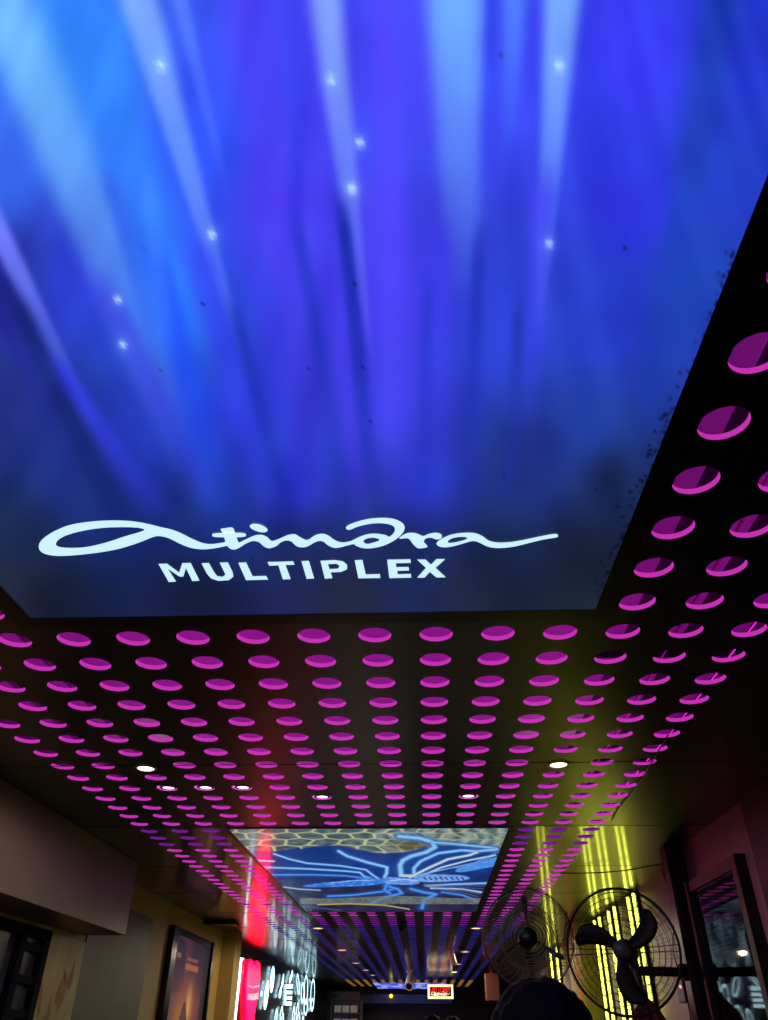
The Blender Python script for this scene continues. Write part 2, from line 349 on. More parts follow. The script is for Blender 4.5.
def art_rays(X, Y):
    u, v = plan_uv(X, Y); bad = (v < -60) | (Y < .2); u = np.where(bad, 300+X*300, u); v = np.where(bad, -60., v); v = np.clip(v, -60, 640); u = np.clip(u, -700, 1100)
    W = np.zeros_like(u); C = np.zeros((len(u), 3))
    uu = u
    for (a, b), c in BASE:
        w = 1/(((uu-a)**2*1.6 + (v-b)**2) + 900)**1.6; W += w; C += w[:, None]*np.array(c)
    C /= W[:, None]
    low = np.clip((v-500)/90, 0, 1)[:, None]
    for ax, ay, bx, by, wa, wb, col, sa, sb in RAYS:
        t = (v-ay)/(by-ay); tc = np.clip(t, -.3, 1.3); xc = ax + (bx-ax)*tc; w = np.maximum(wa+(wb-wa)*tc, 3)
        e = np.abs(u-xc)/w; k = np.exp(-(e**(4. if sa >= .9 else 2.8))*.9)
        kk = 1.35 if wa < 18 else 1.1; s = np.clip((sa+(sb-sa)*np.clip(t, 0, 1))*kk, 0, 1)*np.clip(1-(t-1)/.25, 0, 1)*np.clip(1+(t+.0)/.2, 0, 1)
        k = (k*s)[:, None]*(1-low*.8); C = C*(1-k) + np.array(col)*k
    st = (vnoise(u + (425-u)*np.clip(v, 0, 1039)/1039*.95, v*.02, 16., 3)-.5)[:, None]*16*(1-low)
    C = C + st*np.array([.6, .8, 1.])
    C += ((vnoise(u, v, 40., 5)-.5)*14)[:, None]*np.array([.3, .7, 1.])
    C = C*(1-low*np.array((.1, .15, .22)))
    for a, b, r in SPK:
        d = np.hypot(u-a, (v-b)*.8)/r; k = np.exp(-d*d*2)[:, None]; h = np.exp(-d*d*.25)[:, None]*.25
        C = C*(1-h)+np.array((130, 180, 255))*h; C = C*(1-k)+np.array((190, 232, 255))*k
    g = np.random.default_rng(5)
    for _ in range(70):
        a, b = g.uniform(0, 740), g.uniform(20, 600); r = g.uniform(.5, 1.2); k = (np.exp(-((u-a)**2+(v-b)**2)/(r*r))*.5)[:, None]; C *= (1-k)
    for _ in range(120):   # dust along the right edge of the sheet
        b = g.uniform(250, 600); a = 768-(b-182)*.406 - abs(g.normal(0, 7)); r = g.uniform(.7, 1.8); k = (np.exp(-((u-a)**2+(v-b)**2)/(r*r))*.75)[:, None]; C *= (1-k)
    return C
def art_insect(X, Y):
    u, v = plan_uv(X, Y); C = np.zeros((len(u), 3)); C[:] = (20, 54, 128)
    d = np.clip((v-872)/16, 0, 1)[:, None]; C = C*(1-d) + np.array((38, 40, 74))*d
    C += ((vnoise(u, v*2, 12., 9)-.5)*20)[:, None]
    # cellular web across the near end
    g = np.random.default_rng(21); S = []
    for r_, (vv, stp) in enumerate(((830, 26), (836, 27), (842, 26), (848.5, 28), (855, 30))):
        x = 222 + (r_ % 2)*9
        while x < 515: S.append((x+g.uniform(-3, 3), vv+g.uniform(-.8, .8))); x += stp*(1 if x < 360 else .62)
    S = np.array(S); D = np.hypot(u[:, None]-S[:, 0]+2*np.sin(v/2)[:, None], (v[:, None]-S[:, 1])*4.2); D.sort(axis=1)
    edge = np.clip(1-(D[:, 1]-D[:, 0])/4.8, 0, 1)**.8
    lim = 850 + 4*np.sin(u/19.) + np.where(u < 300, -2, 0); web = np.clip((lim-v)/1.5, 0, 1)
    body = np.array((78, 98, 104)) + ((vnoise(u, v*3, 7., 4)-.5)*50)[:, None]
    swirl = (np.sin(np.hypot(u-405, (v-836)*3.4)/2.6 + 5*vnoise(u, v*3, 20, 8))*.5+.5)*np.clip((u-340)/50, 0, 1)
    body = body*(1-.6*swirl[:, None]) + np.array((168, 186, 172))*.6*swirl[:, None]
    e2 = np.maximum(edge*np.clip(1.15-(u-330)/260, .35, 1), 0)[:, None]
    wc = body*(1-e2) + np.array((206, 202, 148))*e2
    brown = np.exp(-(((u-412)/20)**2 + ((v-845)/5.5)**2))[:, None]*.75; wc = wc*(1-brown)+np.array((86, 74, 40))*brown
    C = C*(1-web[:, None]) + wc*web[:, None]
    def stroke(P, w, col, k=1.):
        nonlocal C
        best = np.full(len(u), 1e9)
        for a, b in zip(P, P[1:]):
            dd, _ = seg_dist(u, v*1.5, (a[0], a[1]*1.5), (b[0], b[1]*1.5)); best = np.minimum(best, dd)
        al = (np.clip((w*1.25-best)/(w*.6), 0, 1)*k)[:, None]; C = C*(1-al)+np.array(col)*al
    def blob(a, b, ha, hb, col, speck=0.):
        nonlocal C
        dd, t = seg_dist(u, v, a, b); w = (ha+(hb-ha)*t)*np.sqrt(np.clip(1-(2*t-1)**4, .02, 1)); al = np.clip((w-dd)/.8, 0, 1)[:, None]
        cc = np.array(col) + (speck*(vnoise(u, v*3, 3., 2)-.5))[:, None]; C = C*(1-al)+cc*al
    lb, mb, wb = (116, 178, 250), (62, 128, 226), (176, 196, 214)
    L = [([(338.6,850.8),(347,855.8),(367,862),(387,867),(386.6,873),(384.5,877)],2.,lb),([(274,853.6),(290,859),(307.5,863),(340,865.5),(366,869.5),(373,875),(380,879.5)],1.3,lb),
     ([(250,860),(274,861)],1.,(200,200,210)),([(264,867),(310,868.7),(346,870.9),(360,872.3),(364,876),(373,878.7)],1.3,lb),([(272,874.7),(310,874.5),(345,875.5),(380,880)],1.3,mb),
     ([(401,874),(400,865),(403,860),(411,856),(426,852),(435,847),(432,841.5),(420,838),(399,836)],2.8,lb),([(432,842),(458,844),(497,848)],1.6,lb),([(414,876),(414,868),(420.5,861),(438,853),(461.5,850),(477,851),(497,849)],2.,lb),
     ([(410,877),(416,874),(430,867),(448,859),(469,855),(477,852)],1.8,wb),([(418,877),(442,867),(469,860),(495,855)],1.2,wb),([(328,896),(352,895),(385,891),(397,888)],1.6,mb),([(385,885),(398,889),(402,893),(385,897),(372,903)],1.9,mb),([(388,883),(384,890),(390,893)],1.6,mb),
     ([(428,885.6),(453,884),(486,883)],1.4,lb),([(431,888),(462.5,888.8),(481,892)],1.1,wb),([(442,892),(462.5,895),(476.6,901)],1.2,mb),([(411,888.8),(423.5,892),(436,894),(424,899.7),(422,908)],2.2,mb),([(262,884),(300,889),(320,890)],.9,(150,170,190))]
    for P, w, c in L: stroke(P, w*2.6, (34, 84, 182), .45)
    for P, w, c in L: stroke(P, w*1.25, tuple(x*.72 for x in c)); stroke(P, w*.75, tuple(min(255, x*1.06+8) for x in c))
    for q in range(7): stroke([(416+q, 876-q*.4), (450+q*4, 868-q*.9), (499-q*.6, 866-q*2.2)], .45, (130, 176, 232), .8)
    for q in range(6): stroke([(424, 884+q*.4), (455, 885+q*1.4), (484-q*1.5, 886+q*2.6)], .4, (110, 140, 190), .7)
    blob((302,886),(386,881),2.2,4.6,mb,60.); blob((382,880),(420,882),4.5,3.5,(96,150,232),60.); blob((455,871),(500,860),3.,5.5,(80,146,232),30.); blob((414,878),(470,877.8),5.,3.2,(110,160,234),40.)
    for k in range(8): stroke([(424+k*5.4, 877), (426+k*5.4, 879.5)], .7, (20, 36, 80))
    blob((398,875.5),(416,875.5),1.8,1.8,(190,205,214)); stroke([(330,883),(352,880.5),(375,880)], .5, (190, 220, 250), .8); stroke([(390,880.5),(404,879),(418,880.5)], .6, (200, 224, 250), .8)
    bw = ((v > 897+1.2*np.sin(u/23)) & (v < 904) & (u > 300)).astype(float)[:, None]*(.5+.5*vnoise(u, v*4, 3., 6))[:, None]; C = C*(1-bw)+np.array((120, 130, 120))*bw
    stroke([(318,904.5),(350,903.5),(385,905),(409,909)], 1.1, (178, 160, 84)); stroke([(300,906),(340,910)], .8, (70, 90, 120))
    return C
M['lit1'] = attr_mat('backlit_ray_print', 1.04, .22, .2); M['lit2'] = attr_mat('backlit_insect_print', .95, .14, 1.)
M['lit2'].node_tree.nodes['Principled BSDF'].inputs['IOR'].default_value = 1.8
ax0, ax1 = cx(-6.5)+.03, cx(2.5)-.02
def frame(bm, x0, x1, y0, y1, z0, z1, w):
    box(bm, (x0-w, y0-w, z0), (x0, y1+w, z1)); box(bm, (x1, y0-w, z0), (x1+w, y1+w, z1)); box(bm, (x0, y0-w, z0), (x1, y0, z1)); box(bm, (x0, y1, z0), (x1, y1+w, z1))
lb1 = thing('ceiling_lightbox', 'large blue ceiling lightbox with light rays and a white cinema logo, overhead', 'lightbox', (0, 0, 0))
grid_panel('lit_graphic', ax0, ax1, -1.9, 2.405, 300, 470, CZ-.002, art_rays, 'lit1', lb1)
bm = bmesh.new(); frame(bm, ax0, ax1, -1.9, 2.405, CZ-.004, CZ+.02, .075); link('frame', bm, 'channel', lb1)
lb2 = thing('ceiling_lightbox', 'backlit ceiling panel with a blue insect under a pale web', 'lightbox', (0, 0, 0))
grid_panel('lit_graphic', ax0, ax1, 5.78, 10.16, 430, 240, CZ-.002, art_insect, 'lit2', lb2)
bm = bmesh.new(); frame(bm, ax0, ax1, 5.78, 10.16, CZ-.004, CZ+.02, .03); link('frame', bm, 'channel', lb2)
lb3 = thing('ceiling_lightbox', 'small violet blue ceiling lightbox at the far end above the stone header', 'lightbox', (0, 0, 0))
def art_far(X, Y):
    n = vnoise(X*60, Y*10, 10., 3); C = np.zeros((len(X), 3)); k = np.clip((n-.45)*4, 0, 1)[:, None]; C[:] = (70, 76, 214); return C*(1-k)+np.array((150, 170, 240))*k
grid_panel('lit_graphic', ax0, ax1, cyy(92.5)+.03, 27.2, 80, 60, CZ-.002, art_far, 'lit2', lb3)
bm = bmesh.new(); frame(bm, ax0, ax1, cyy(92.5)+.03, 27.2, CZ-.004, CZ+.02, .03); link('frame', bm, 'channel', lb3)

# white logo on the first lightbox : outlines taken in three strips
def r1(P): return [(30+x/5.486, 510+y/5.486) for x, y in P]
def r2(P): return [(160+x/5.486, 510+y/5.486) for x, y in P]
def r3(P): return [(280+x/5.486, 510+y/5.486) for x, y in P]
def r4(P): return [(400+x/4.518, 510+y/4.518) for x, y in P]
def sm(P, k=3): return [(p[0], p[1]) for p in smooth_loop([(a, b, 0) for a, b in P], k)]
A_out = r1([(48,205),(60,170),(110,130),(200,88),(300,68),(420,58),(540,60),(640,75),(720,95)]) + r2([(55,105),(110,125),(170,155),(230,180),(280,187),(340,180),(375,172),(385,190),(350,200),(300,210),(240,216),(180,210),(120,190),(60,160),(22,147)]) + r1([(700,143),(670,150),(600,178),(500,210),(400,230),(280,245),(180,252),(110,248),(65,232)])
A_in = r1([(142,185),(160,160),(210,135),(300,112),(400,98),(500,94),(590,97),(628,108),(600,122),(520,145),(430,175),(330,200),(250,208),(180,206),(150,198)])
T_out = r2([(333,105),(352,101),(398,97),(412,130),(428,172),(436,178),(470,162),(520,140),(560,137),(590,150),(612,170),(650,160),(700,138),(740,133)]) + r3([(108,148),(150,165),(190,140),(230,130),(265,140),(300,165),(340,178),(390,170),(430,150),(480,133),(530,130),(580,138),(600,147),(625,125),(630,100),(610,82),(560,73),(500,75),(430,90),(385,108),(365,105),(365,90),(400,72),(470,52),(550,43),(620,48),(670,70),(684,98),(670,130),(630,165),(570,195),(500,210),(450,208),(415,195),(400,187),(340,203),(300,208),(265,195),(240,175),(215,170),(190,178),(150,200),(120,205),(90,198),(60,172),(30,168),(0,180)]) + r2([(640,197),(600,210),(570,200),(545,178),(510,170),(470,185),(430,210),(400,217),(375,205),(360,175),(345,130)])
D_in = r3([(457,172),(475,157),(510,152),(540,158),(543,168),(510,180),(475,186)])
R_out = r4([(-2,125),(20,110),(45,103),(75,106),(105,118),(130,108),(165,103),(188,112),(185,128),(165,133),(140,125),(115,130),(108,145),(125,165),(105,172),(80,172),(60,155),(40,130),(20,128),(0,130)])
a_out = r4([(165,155),(180,135),(230,112),(290,103),(340,105),(375,120),(400,138),(440,147),(500,145),(560,135),(640,118),(700,108),(714,115),(705,124),(640,135),(560,155),(500,168),(440,172),(395,165),(360,148),(330,140),(290,150),(230,166),(190,168)])
a_in = r4([(215,145),(230,130),(265,122),(300,123),(300,132),(265,143),(230,149)])
BAR = r2([(287,138),(300,128),(400,125),(460,127),(472,138),(455,148),(380,150),(300,148)]); DOT = r2([(492,90),(510,76),(550,80),(585,100),(588,117),(560,123),(515,110)])
SCRIPT = [[sm(A_out), sm(A_in)], [sm(T_out), sm(D_in)], [sm(R_out)], [sm(a_out), sm(a_in)], [sm(BAR)], [sm(DOT)]]
LET = [[r2([(-8,297),(38,296),(105,345),(122,293),(168,292),(216,388),(177,390),(142,318),(128,365),(108,366),(42,322),(87,393),(48,395)])],
 [r2([(228,294),(268,292),(298,345),(315,365),(345,368),(360,355),(350,335),(328,290),(372,289),(398,342),(402,365),(378,385),(320,389),(280,375),(258,350)])],
 [r2([(430,291),(472,289),(508,365),(582,363),(593,382),(472,385)])],
 [r2([(590,287),(730,283),(738,300),(688,302),(716,379),(674,381),(650,304),(600,306)])],
 [r3([(118,282),(158,280),(187,376),(146,378)])],
 [r3([(222,280),(300,276),(345,283),(368,302),(368,325),(335,340),(277,342),(287,374),(246,377)]), r3([(262,297),(310,295),(328,308),(318,323),(272,326)])],
 [r3([(410,277),(452,275),(470,355),(548,353),(550,373),(430,375)])],
 [r3([(588,274),(715,272),(718,290),(635,292),(638,315),(705,314),(708,332),(642,334),(646,354),(718,352),(720,371),(600,374)])],
 [r4([(78,225),(115,225),(140,248),(165,223),(203,223),(160,262),(206,304),(165,305),(135,280),(110,306),(78,306),(118,262)])]]
bm = bmesh.new()
for q_, lp in enumerate(SCRIPT): flat_shape(bm, lp, lambda x, y: on_z(x, y, CZ-.003-.0004*q_), Vector((0, 0, .0002)))
link('script_logo', bm, 'logo', lb1)
for lp in LET:
    bm = bmesh.new(); flat_shape(bm, lp, lambda x, y: on_z(x, y, CZ-.004), Vector((0, 0, .001))); link('letter', bm, 'logo', lb1)

# ------------------------------------------------------------------ room shell
def struct(name, bm, ms, label=None, parent=None):
    o = link(name, bm, ms, parent); tag(o, label, kind='structure'); return o
bm = bmesh.new(); box(bm, (XL-.2, YN, -.1), (XR+.2, YF, 0)); struct('floor', bm, 'floor')
bm = bmesh.new(); box(bm, (XL-.15, YN, 0), (XL, 12.2, CZ+.2)); struct('wall_left', bm, 'wall_tan')
bm = bmesh.new(); box(bm, (XL-.15, 12.2, 0), (XL, YF, CZ+.2)); struct('wall_left_far', bm, 'wall_blk')
bm = bmesh.new(); box(bm, (2.03, YN, 0), (2.3, 5.06, CZ+.2)); struct('wall_right_near', bm, 'wall_dark')
bm = bmesh.new(); box(bm, (2.045, 5.06, 0), (2.3, 6.42, CZ+.2)); struct('wall_right', bm, 'wall_mauve')
bm = bmesh.new(); box(bm, (XR, 6.42, 0), (2.32, 8.45, CZ+.2)); struct('wall_right_middle', bm, 'wall_mauve')
bm = bmesh.new(); box(bm, (XR, 8.45, 0), (2.32, YF, CZ+.2)); struct('wall_right_far', bm, 'wall_dark')
bm = bmesh.new(); box(bm, (XL-.2, YF, 0), (XR+.2, YF+.1, CZ+.2)); struct('wall_back', bm, 'wall_dark')
bm = bmesh.new(); box(bm, (1.905, 6.42, 0), (2.17, 6.56, CZ-.002), bev=.006); struct('trim_1', bm, 'post', 'dark maroon square post carrying the wall fan')
# bulkhead
bm = bmesh.new(); zb = on_x(127, 936, -2.48).z
box(bm, (XL, .8, zb), (-2.48, 7.05, CZ-.002), bev=.004); struct('trim_2', bm, 'bulk', 'long taupe bulkhead box hanging under the ceiling at left')
xp = on_y(233, 970, 12.2).x
bm = bmesh.new(); box(bm, (XL, 12.2, 0), (xp, 12.6, CZ-.002)); struct('trim_3', bm, 'wall_tan', 'tan pilaster beside the neon sign')
bm = bmesh.new(); box(bm, (XL+.02, 10.95, CZ-.045), (-2.44, 11.2, CZ-.002), bev=.004); o = link('air_vent', bm, 'channel')
tag(o, 'flat black box at the ceiling edge above the tall poster', 'vent')
# left wall panels
bm = bmesh.new(); box(bm, (XL, 7.2, 0), (XL+.012, 8.9, on_x(152, 919, XL).z), bev=.002); o = link('wall_panel', bm, 'greypanel'); tag(o, 'grey green wall panel between the floral panel and the poster', 'panel')
fz = on_x(60, 938, XL).z
fl = thing('decorative_panel', 'pale olive panel with raised leaf pattern under the bulkhead', 'panel', (XL+.003, 6.8, 0))
bm = bmesh.new(); box(bm, (0, -.42, 0), (.012, .39, 2.2)); link('board', bm, 'leafboard' if 'leafboard' in M else 'wall_tan', fl)
g = random.Random(3); bm = bmesh.new()
for k in range(46):
    y, z = g.uniform(-.3, .3), g.uniform(.6, 1.98); a = g.uniform(-1, 1); L = g.uniform(.05, .11)
    d = Vector((0, math.sin(a), math.cos(a))); n = Vector((0, d.z, -d.y)); c = Vector((.012, y, z))
    ring = [c + d*L*math.cos(t) + n*L*.35*math.sin(t)*(1-.4*math.cos(t)) for t in [2*PI*q/12 for q in range(12)]]
    vs = [bm.verts.new(p) for p in ring]; top = bm.verts.new(c + Vector((.014, 0, 0)))
    for q in range(12): bm.faces.new((vs[q], vs[(q+1) % 12], top))
link('leaf_relief', bm, 'wall_tan', fl)
# latticed window in navy frame
wz = 2.2
win = bmesh.new(); y0, y1 = 5.2, 6.36
box(win, (XL, y0, 0), (XL+.02, y1, wz)); w = struct('window_1', win, 'glassdark', 'dark green glass window with a navy lattice frame under the bulkhead')
bm = bmesh.new()
for y in (y0, 5.93, 6.32): box(bm, (XL+.02, y-.045, 0), (XL+.07, y+.045, wz))
for k in range(11): box(bm, (XL+.02, 5.9, .05+k*.2), (XL+.06, 6.32, .10+k*.2))
box(bm, (XL+.02, y0, wz-.06), (XL+.07, 6.36, wz)); link('lattice', bm, 'navy', w)
# left film poster : real print on a board in a deep dark frame
def art_poster(X, Y):      # X along width 0..1, Y height 0..1 (top=1)
    C = np.zeros((len(X), 3)); C[:] = (52, 34, 62); n = vnoise(X*40, Y*60, 8., 1)
    def mix(k, c):
        nonlocal C
        k = np.clip(k, 0, 1)[:, None]; C = C*(1-k)+np.array(c)*k
    mix(np.exp(-((X-.5)/.36)**2 - ((Y-.66)/.15)**2)*.95, (190, 92, 56)); mix(np.exp(-((X-.36)/.2)**2-((Y-.6)/.11)**2)*.95, (176, 150, 30))
    mix(np.exp(-((X-.55)/.08)**2-((Y-.68)/.1)**2)*.8, (240, 190, 110)); mix(((np.abs(X-.45) < .02+(.7-Y)*.9) & (Y < .69))*.8, (40, 28, 36)); mix((n > .62)*.35, (150, 70, 100)); mix((np.abs(Y-.865) < .016)*(np.abs(X-.52) < .18)*.8, (208, 120, 70)); mix((np.abs(Y-.9) < .008)*(np.abs(X-.52) < .15)*.7, (190, 110, 90))
    mix((np.abs(Y-.905) < .01)*(np.abs(X-.15) < .05)*.6, (190, 170, 110)); mix((X > .86)*.8, (40, 26, 38)); mix((X < .1)*(n)*.6, (100, 110, 120))
    return C
def print_board(name, parent, x, ya_, yb_, za, zb_, fn, mtl, flip=1, nx=90, nz=130):
    o = grid_panel(name, 0, 1, 0, 1, nx, nz, 0, fn, mtl, parent); me = o.data
    co = np.zeros(len(me.vertices)*3, dtype=np.float32); me.vertices.foreach_get('co', co); co = co.reshape(-1, 3)
    new = np.stack([np.full(len(co), x), ya_+(yb_-ya_)*co[:, 0], za+(zb_-za)*co[:, 1]], -1).astype(np.float32)
    me.vertices.foreach_set('co', new.ravel()); me.update(); return o
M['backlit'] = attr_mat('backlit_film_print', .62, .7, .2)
M['printglow'] = attr_mat('painted_glow_print', .42, .6, .2)  # right poster: light on the print put in as its own emission
M['paper'] = attr_mat('poster_print', 1, .4, .3, emissive=False)
pl = thing('poster_frame', 'tall film poster in purple and gold in a dark frame, on the left wall', 'poster', (0, 0, 0))
pz = on_x(168, 926, XL).z
bm = bmesh.new(); box(bm, (XL+.003, 9.62, .35), (XL+.03, 11.5, pz), bev=.003); link('backing', bm, 'black', pl)
print_board('print', pl, XL+.034, 9.74, 11.44, .45, pz-.05, art_poster, 'backlit')
bm = bmesh.new()
for (ya_, yb_) in ((9.55, 9.74), (11.44, 11.52)): box(bm, (XL+.003, ya_, .35), (XL+.07, yb_, pz+.02))
for (a, b) in ((.33, .45), (pz-.05, pz+.02)): box(bm, (XL+.003, 9.74, a), (XL+.05, 11.44, b))
link('frame', bm, 'wall_blk', pl)

# right poster behind glass, reflects the neon sign across the hall
def art_face(X, Y):
    C = np.zeros((len(X), 3)); C[:] = (56, 40, 58); n = vnoise(X*50, Y*70, 6., 2); n2 = vnoise(X*50, Y*70, 14., 6)
    def mix(k, c):
        nonlocal C
        k = np.clip(k, 0, 1)[:, None]; C = C*(1-k)+np.array(c)*k
    mix((Y > .88)*.9, (40, 28, 44)); mix((np.abs(Y-.84) < .05)*(X > .3)*.8, (140, 90, 120))
    r = np.hypot((X-.42)/.3, (Y-.76)/.1); mix(np.exp(-r*r)*.5, (96, 102, 112)); mix((np.sin(r*16+n2*9) > .55)*(r < 1.3)*.75, (26, 20, 34)); mix((n > .72)*.55, (150, 160, 176)); mix((np.sin(Y*60+n*7+X*9) > .8)*(np.abs(X-.4) < .35)*.45, (120, 125, 140)); mix(np.exp(-((X-.45)/.05)**2-((Y-.66)/.012)**2)*.7, (120, 110, 40))
    return np.clip(C*1.6, 0, 235)
pr = thing('poster_frame', 'tall glazed poster in a black frame on the mauve wall at right, with neon reflections', 'poster', (0, 0, 0))
xr = 2.045; pzr = on_x(741, 872, 2.03).z
zt = on_x(716, 865, 2.03).z
zt = 2.50
bm = bmesh.new(); box(bm, (xr-.02, 5.24, .45), (xr-.002, 6.34, zt)); link('backing', bm, 'black', pr)
print_board('print', pr, xr-.024, 6.28, 5.30, .5, zt-.06, art_face, 'printglow')
bm = bmesh.new()
for (a, b) in ((5.22, 5.30), (6.28, 6.36)): box(bm, (xr-.075, a, .43), (xr-.002, b, zt+.02))
for (a, b) in ((.43, .5), (zt-.05, zt+.02)): box(bm, (xr-.06, 5.30, a), (xr-.002, 6.28, b))
link('frame', bm, 'black', pr)
bm = bmesh.new(); box(bm, (xr-.045, 5.30, .5), (xr-.04, 6.28, zt-.05)); link('glass', bm, 'glass', pr)

# ------------------------------------------------------------------ neon sign on the left far wall
XN = XL+.06
ns = thing('neon_sign', 'white and red neon sign of tall outlined shapes on the black left wall', 'sign', (0, 0, 0))
def nz(x, y): return on_x(x, y, XN)
def n4(P): return [(225+x/7.314, 950+y/7.314) for x, y in P]
bm = bmesh.new(); box(bm, (XL+.002, 13.3, .4), (XL+.02, 23.5, 2.72)); link('backboard', bm, 'wall_blk', ns)
def prism(lps, mt, name, k=3, th=.03):
    bm = bmesh.new(); flat_shape(bm, [sm(l, k) if k > 1 else l for l in lps], nz, Vector((-th, 0, 0))); return link(name, bm, mt, ns)
prism([n4([(103,52),(142,60),(125,85),(105,290),(52,800),(34,800),(85,290),(100,90)])], 'neon_w', 'tube_light', 1)
redface = prism([n4([(190,68),(205,84),(218,128),(232,92),(240,82),(255,100),(256,180),(248,280),(235,360),(218,450),(186,760),(160,760),(158,450),(156,350),(156,250),(165,160),(175,100)])], 'neon_r', 'red_emblem', 1)
for P in ([(168,262),(200,275),(242,262)], [(165,325),(200,330),(238,318)], [(165,342),(200,347),(236,336)], [(165,358),(200,362),(236,352)]):
    bm = bmesh.new(); tube(bm, [nz(*q)+Vector((.012, 0, 0)) for q in n4(P)], .012, 6); link('line', bm, 'neon_p', ns)
def ring(P, r=.03, name='outline_tube', closed=True, inner=None):
    bm = bmesh.new(); pts = n4(P); pp = smooth_loop([nz(*q) for q in pts], 4) if closed else smooth_open([nz(*q) for q in pts], 4)
    tube(bm, pp, r*.5, 8, closed=closed)
    for v in bm.verts: v.co.x = XN + (v.co.x-XN)*.12
    link(name, bm, 'neon_w', ns)
E8 = lambda x, y, rx, ry, tilt=0: [(x+rx*math.cos(t)+tilt*ry*math.sin(t), y-ry*math.sin(t)) for t in [2*PI*k/10 for k in range(10)]]
ring(E8(303,330,12,95,.12), .06); ring(E8(306,330,5,60,.12), .05); ring(E8(346,215,12,85,.08), .06); ring(E8(345,215,5,50,.08), .05)
ring([(428,185),(425,240),(405,290),(395,335),(408,330),(412,270)], .06)
ring([(492,155),(485,180),(470,225),(478,230),(494,180)], .05)
prism([n4([(458,250),(494,250),(488,405),(450,405)])], 'neon_w', 'block', 1)
bm = bmesh.new()
for yy in (290, 330, 370): 
    a, b = nz(*n4([(450, yy)])[0]), nz(*n4([(494, yy)])[0]); tube(bm, [a+Vector((.01, 0, 0)), b+Vector((.01, 0, 0))], .02, 6)
link('block_bar', bm, 'black', ns)
ring(E8(535,250,8,70,-.08), .05); ring(E8(592,290,12,100,.02), .06); ring(E8(568,310,10,65,.02), .055); ring(E8(590,420,12,50,.02), .06)
ring(E8(640,330,14,110,.05), .06); ring(E8(638,400,9,40,.05), .06)
for (x, y, h) in ((372, 500, 60), (412, 480, 60), (420, 520, 50), (500, 490, 70), (530, 450, 60), (535, 520, 60), (568, 540, 50)): ring(E8(x, y, 7, h, .1), .05)
ring(E8(267,320,4,12), .04)

# ------------------------------------------------------------------ yellow LED columns on the right wall
XW = XR-.03
def led(px, py_top, label, dz=0):
    t = on_x(px, py_top, XW); zt_ = min(t.z+dz, CZ-.01)
    o = thing('led_strip_light', label, 'light strip', (XW, t.y, 0), 'vertical yellow LED strips on the right wall')
    bm = bmesh.new(); box(bm, (0, -.05, 0), (.028, .05, zt_)); link('channel', bm, 'channel', o)
    bm = bmesh.new(); tube(bm, [(-.012, 0, .02), (-.012, 0, zt_-.02)], .0145, 10); link('diffuser', bm, 'led_y', o)
    return o
tops = [(633.6, 890, 'nearest yellow LED strip, tallest, beside the mauve wall'), (628.5, 897, 'second nearest yellow LED strip, just left of the tallest'),
        (613.8, 900, 'third nearest yellow LED strip, right one of the middle pair'), (608.0, 904, 'left one of the middle pair of yellow LED strips'),
        (599.5, 914, 'right one of the left pair of yellow LED strips behind the fan'), (594.5, 917, 'left one of the pair of yellow LED strips beside the olive column'),
        (555.5, 937, 'right one of the two yellow LED strips behind the left fan'), (549.5, 938, 'leftmost yellow LED strip, behind the left fan')]
for a in tops: led(a[0], a[1], a[2], dz=.1)
def wx(px, Y=None): return on_x(px, 930, XW).y
def slat(y0, y1, mt, label, name, x=XR-.012, cat='panel', z0=0):
    bm = bmesh.new(); box(bm, (x, y0, z0), (XR-.001, y1, CZ-.005), bev=.003); o = link(name, bm, mt); tag(o, label, cat); return o
ys = [on_x(a[0], a[1], XW).y for a in tops]
slat(ys[1]+.06, ys[2]-.06, 'brown', 'brown wood panel between the nearest two pairs of LED strips', 'wood_panel')
slat(ys[3]+.06, ys[4]-.06, 'brown', 'brown wood panel between the middle and left pairs of LED strips', 'wood_panel')
bm = bmesh.new(); yo = ys[5]+.35
prof = []
for k in range(9):
    t = PI/2*k/8; prof.append((XR-.28+.28*math.sin(t)*0 + .28*(1-math.cos(t)), yo+.25*math.sin(t)*0+ .3*(1-math.sin(t))))
pts = [(XR, yo-.05)] + [(XR-.26*math.sin(PI/2*k/8), yo+.32*(1-math.cos(PI/2*k/8))) for k in range(9)] + [(XR-.26, yo+.6), (XR, yo+.6)]
flat_shape(bm, [pts], lambda x, y: Vector((x, y, 0)), Vector((0, 0, CZ-.005)))
struct('trim_4', bm, 'olive', 'olive gold rounded column lit by the LED strips')
yg = yo+.65
slat(yg, yg+2.0, 'grey_panel_lit', 'pale lilac reflective panel behind the olive column', 'glass_panel')
slat(ys[7]+.2, ys[7]+.9, 'brown', 'brown wood panel left of the leftmost LED strips', 'wood_panel', x=XR-.1)
bm = bmesh.new(); a = on_x(493, 986, XR); c = on_y(493, 986, 18.)
box(bm, (c.x-.15, 18, c.z-.25), (c.x+.13, 18.2, c.z+.22), bev=.01); box(bm, (c.x-.05, 18.08, c.z+.22), (c.x+.02, 18.12, CZ-.002))
o = link('hanging_box', bm, 'orange'); tag(o, 'terracotta coloured box hanging far away left of the left fan', 'sign')

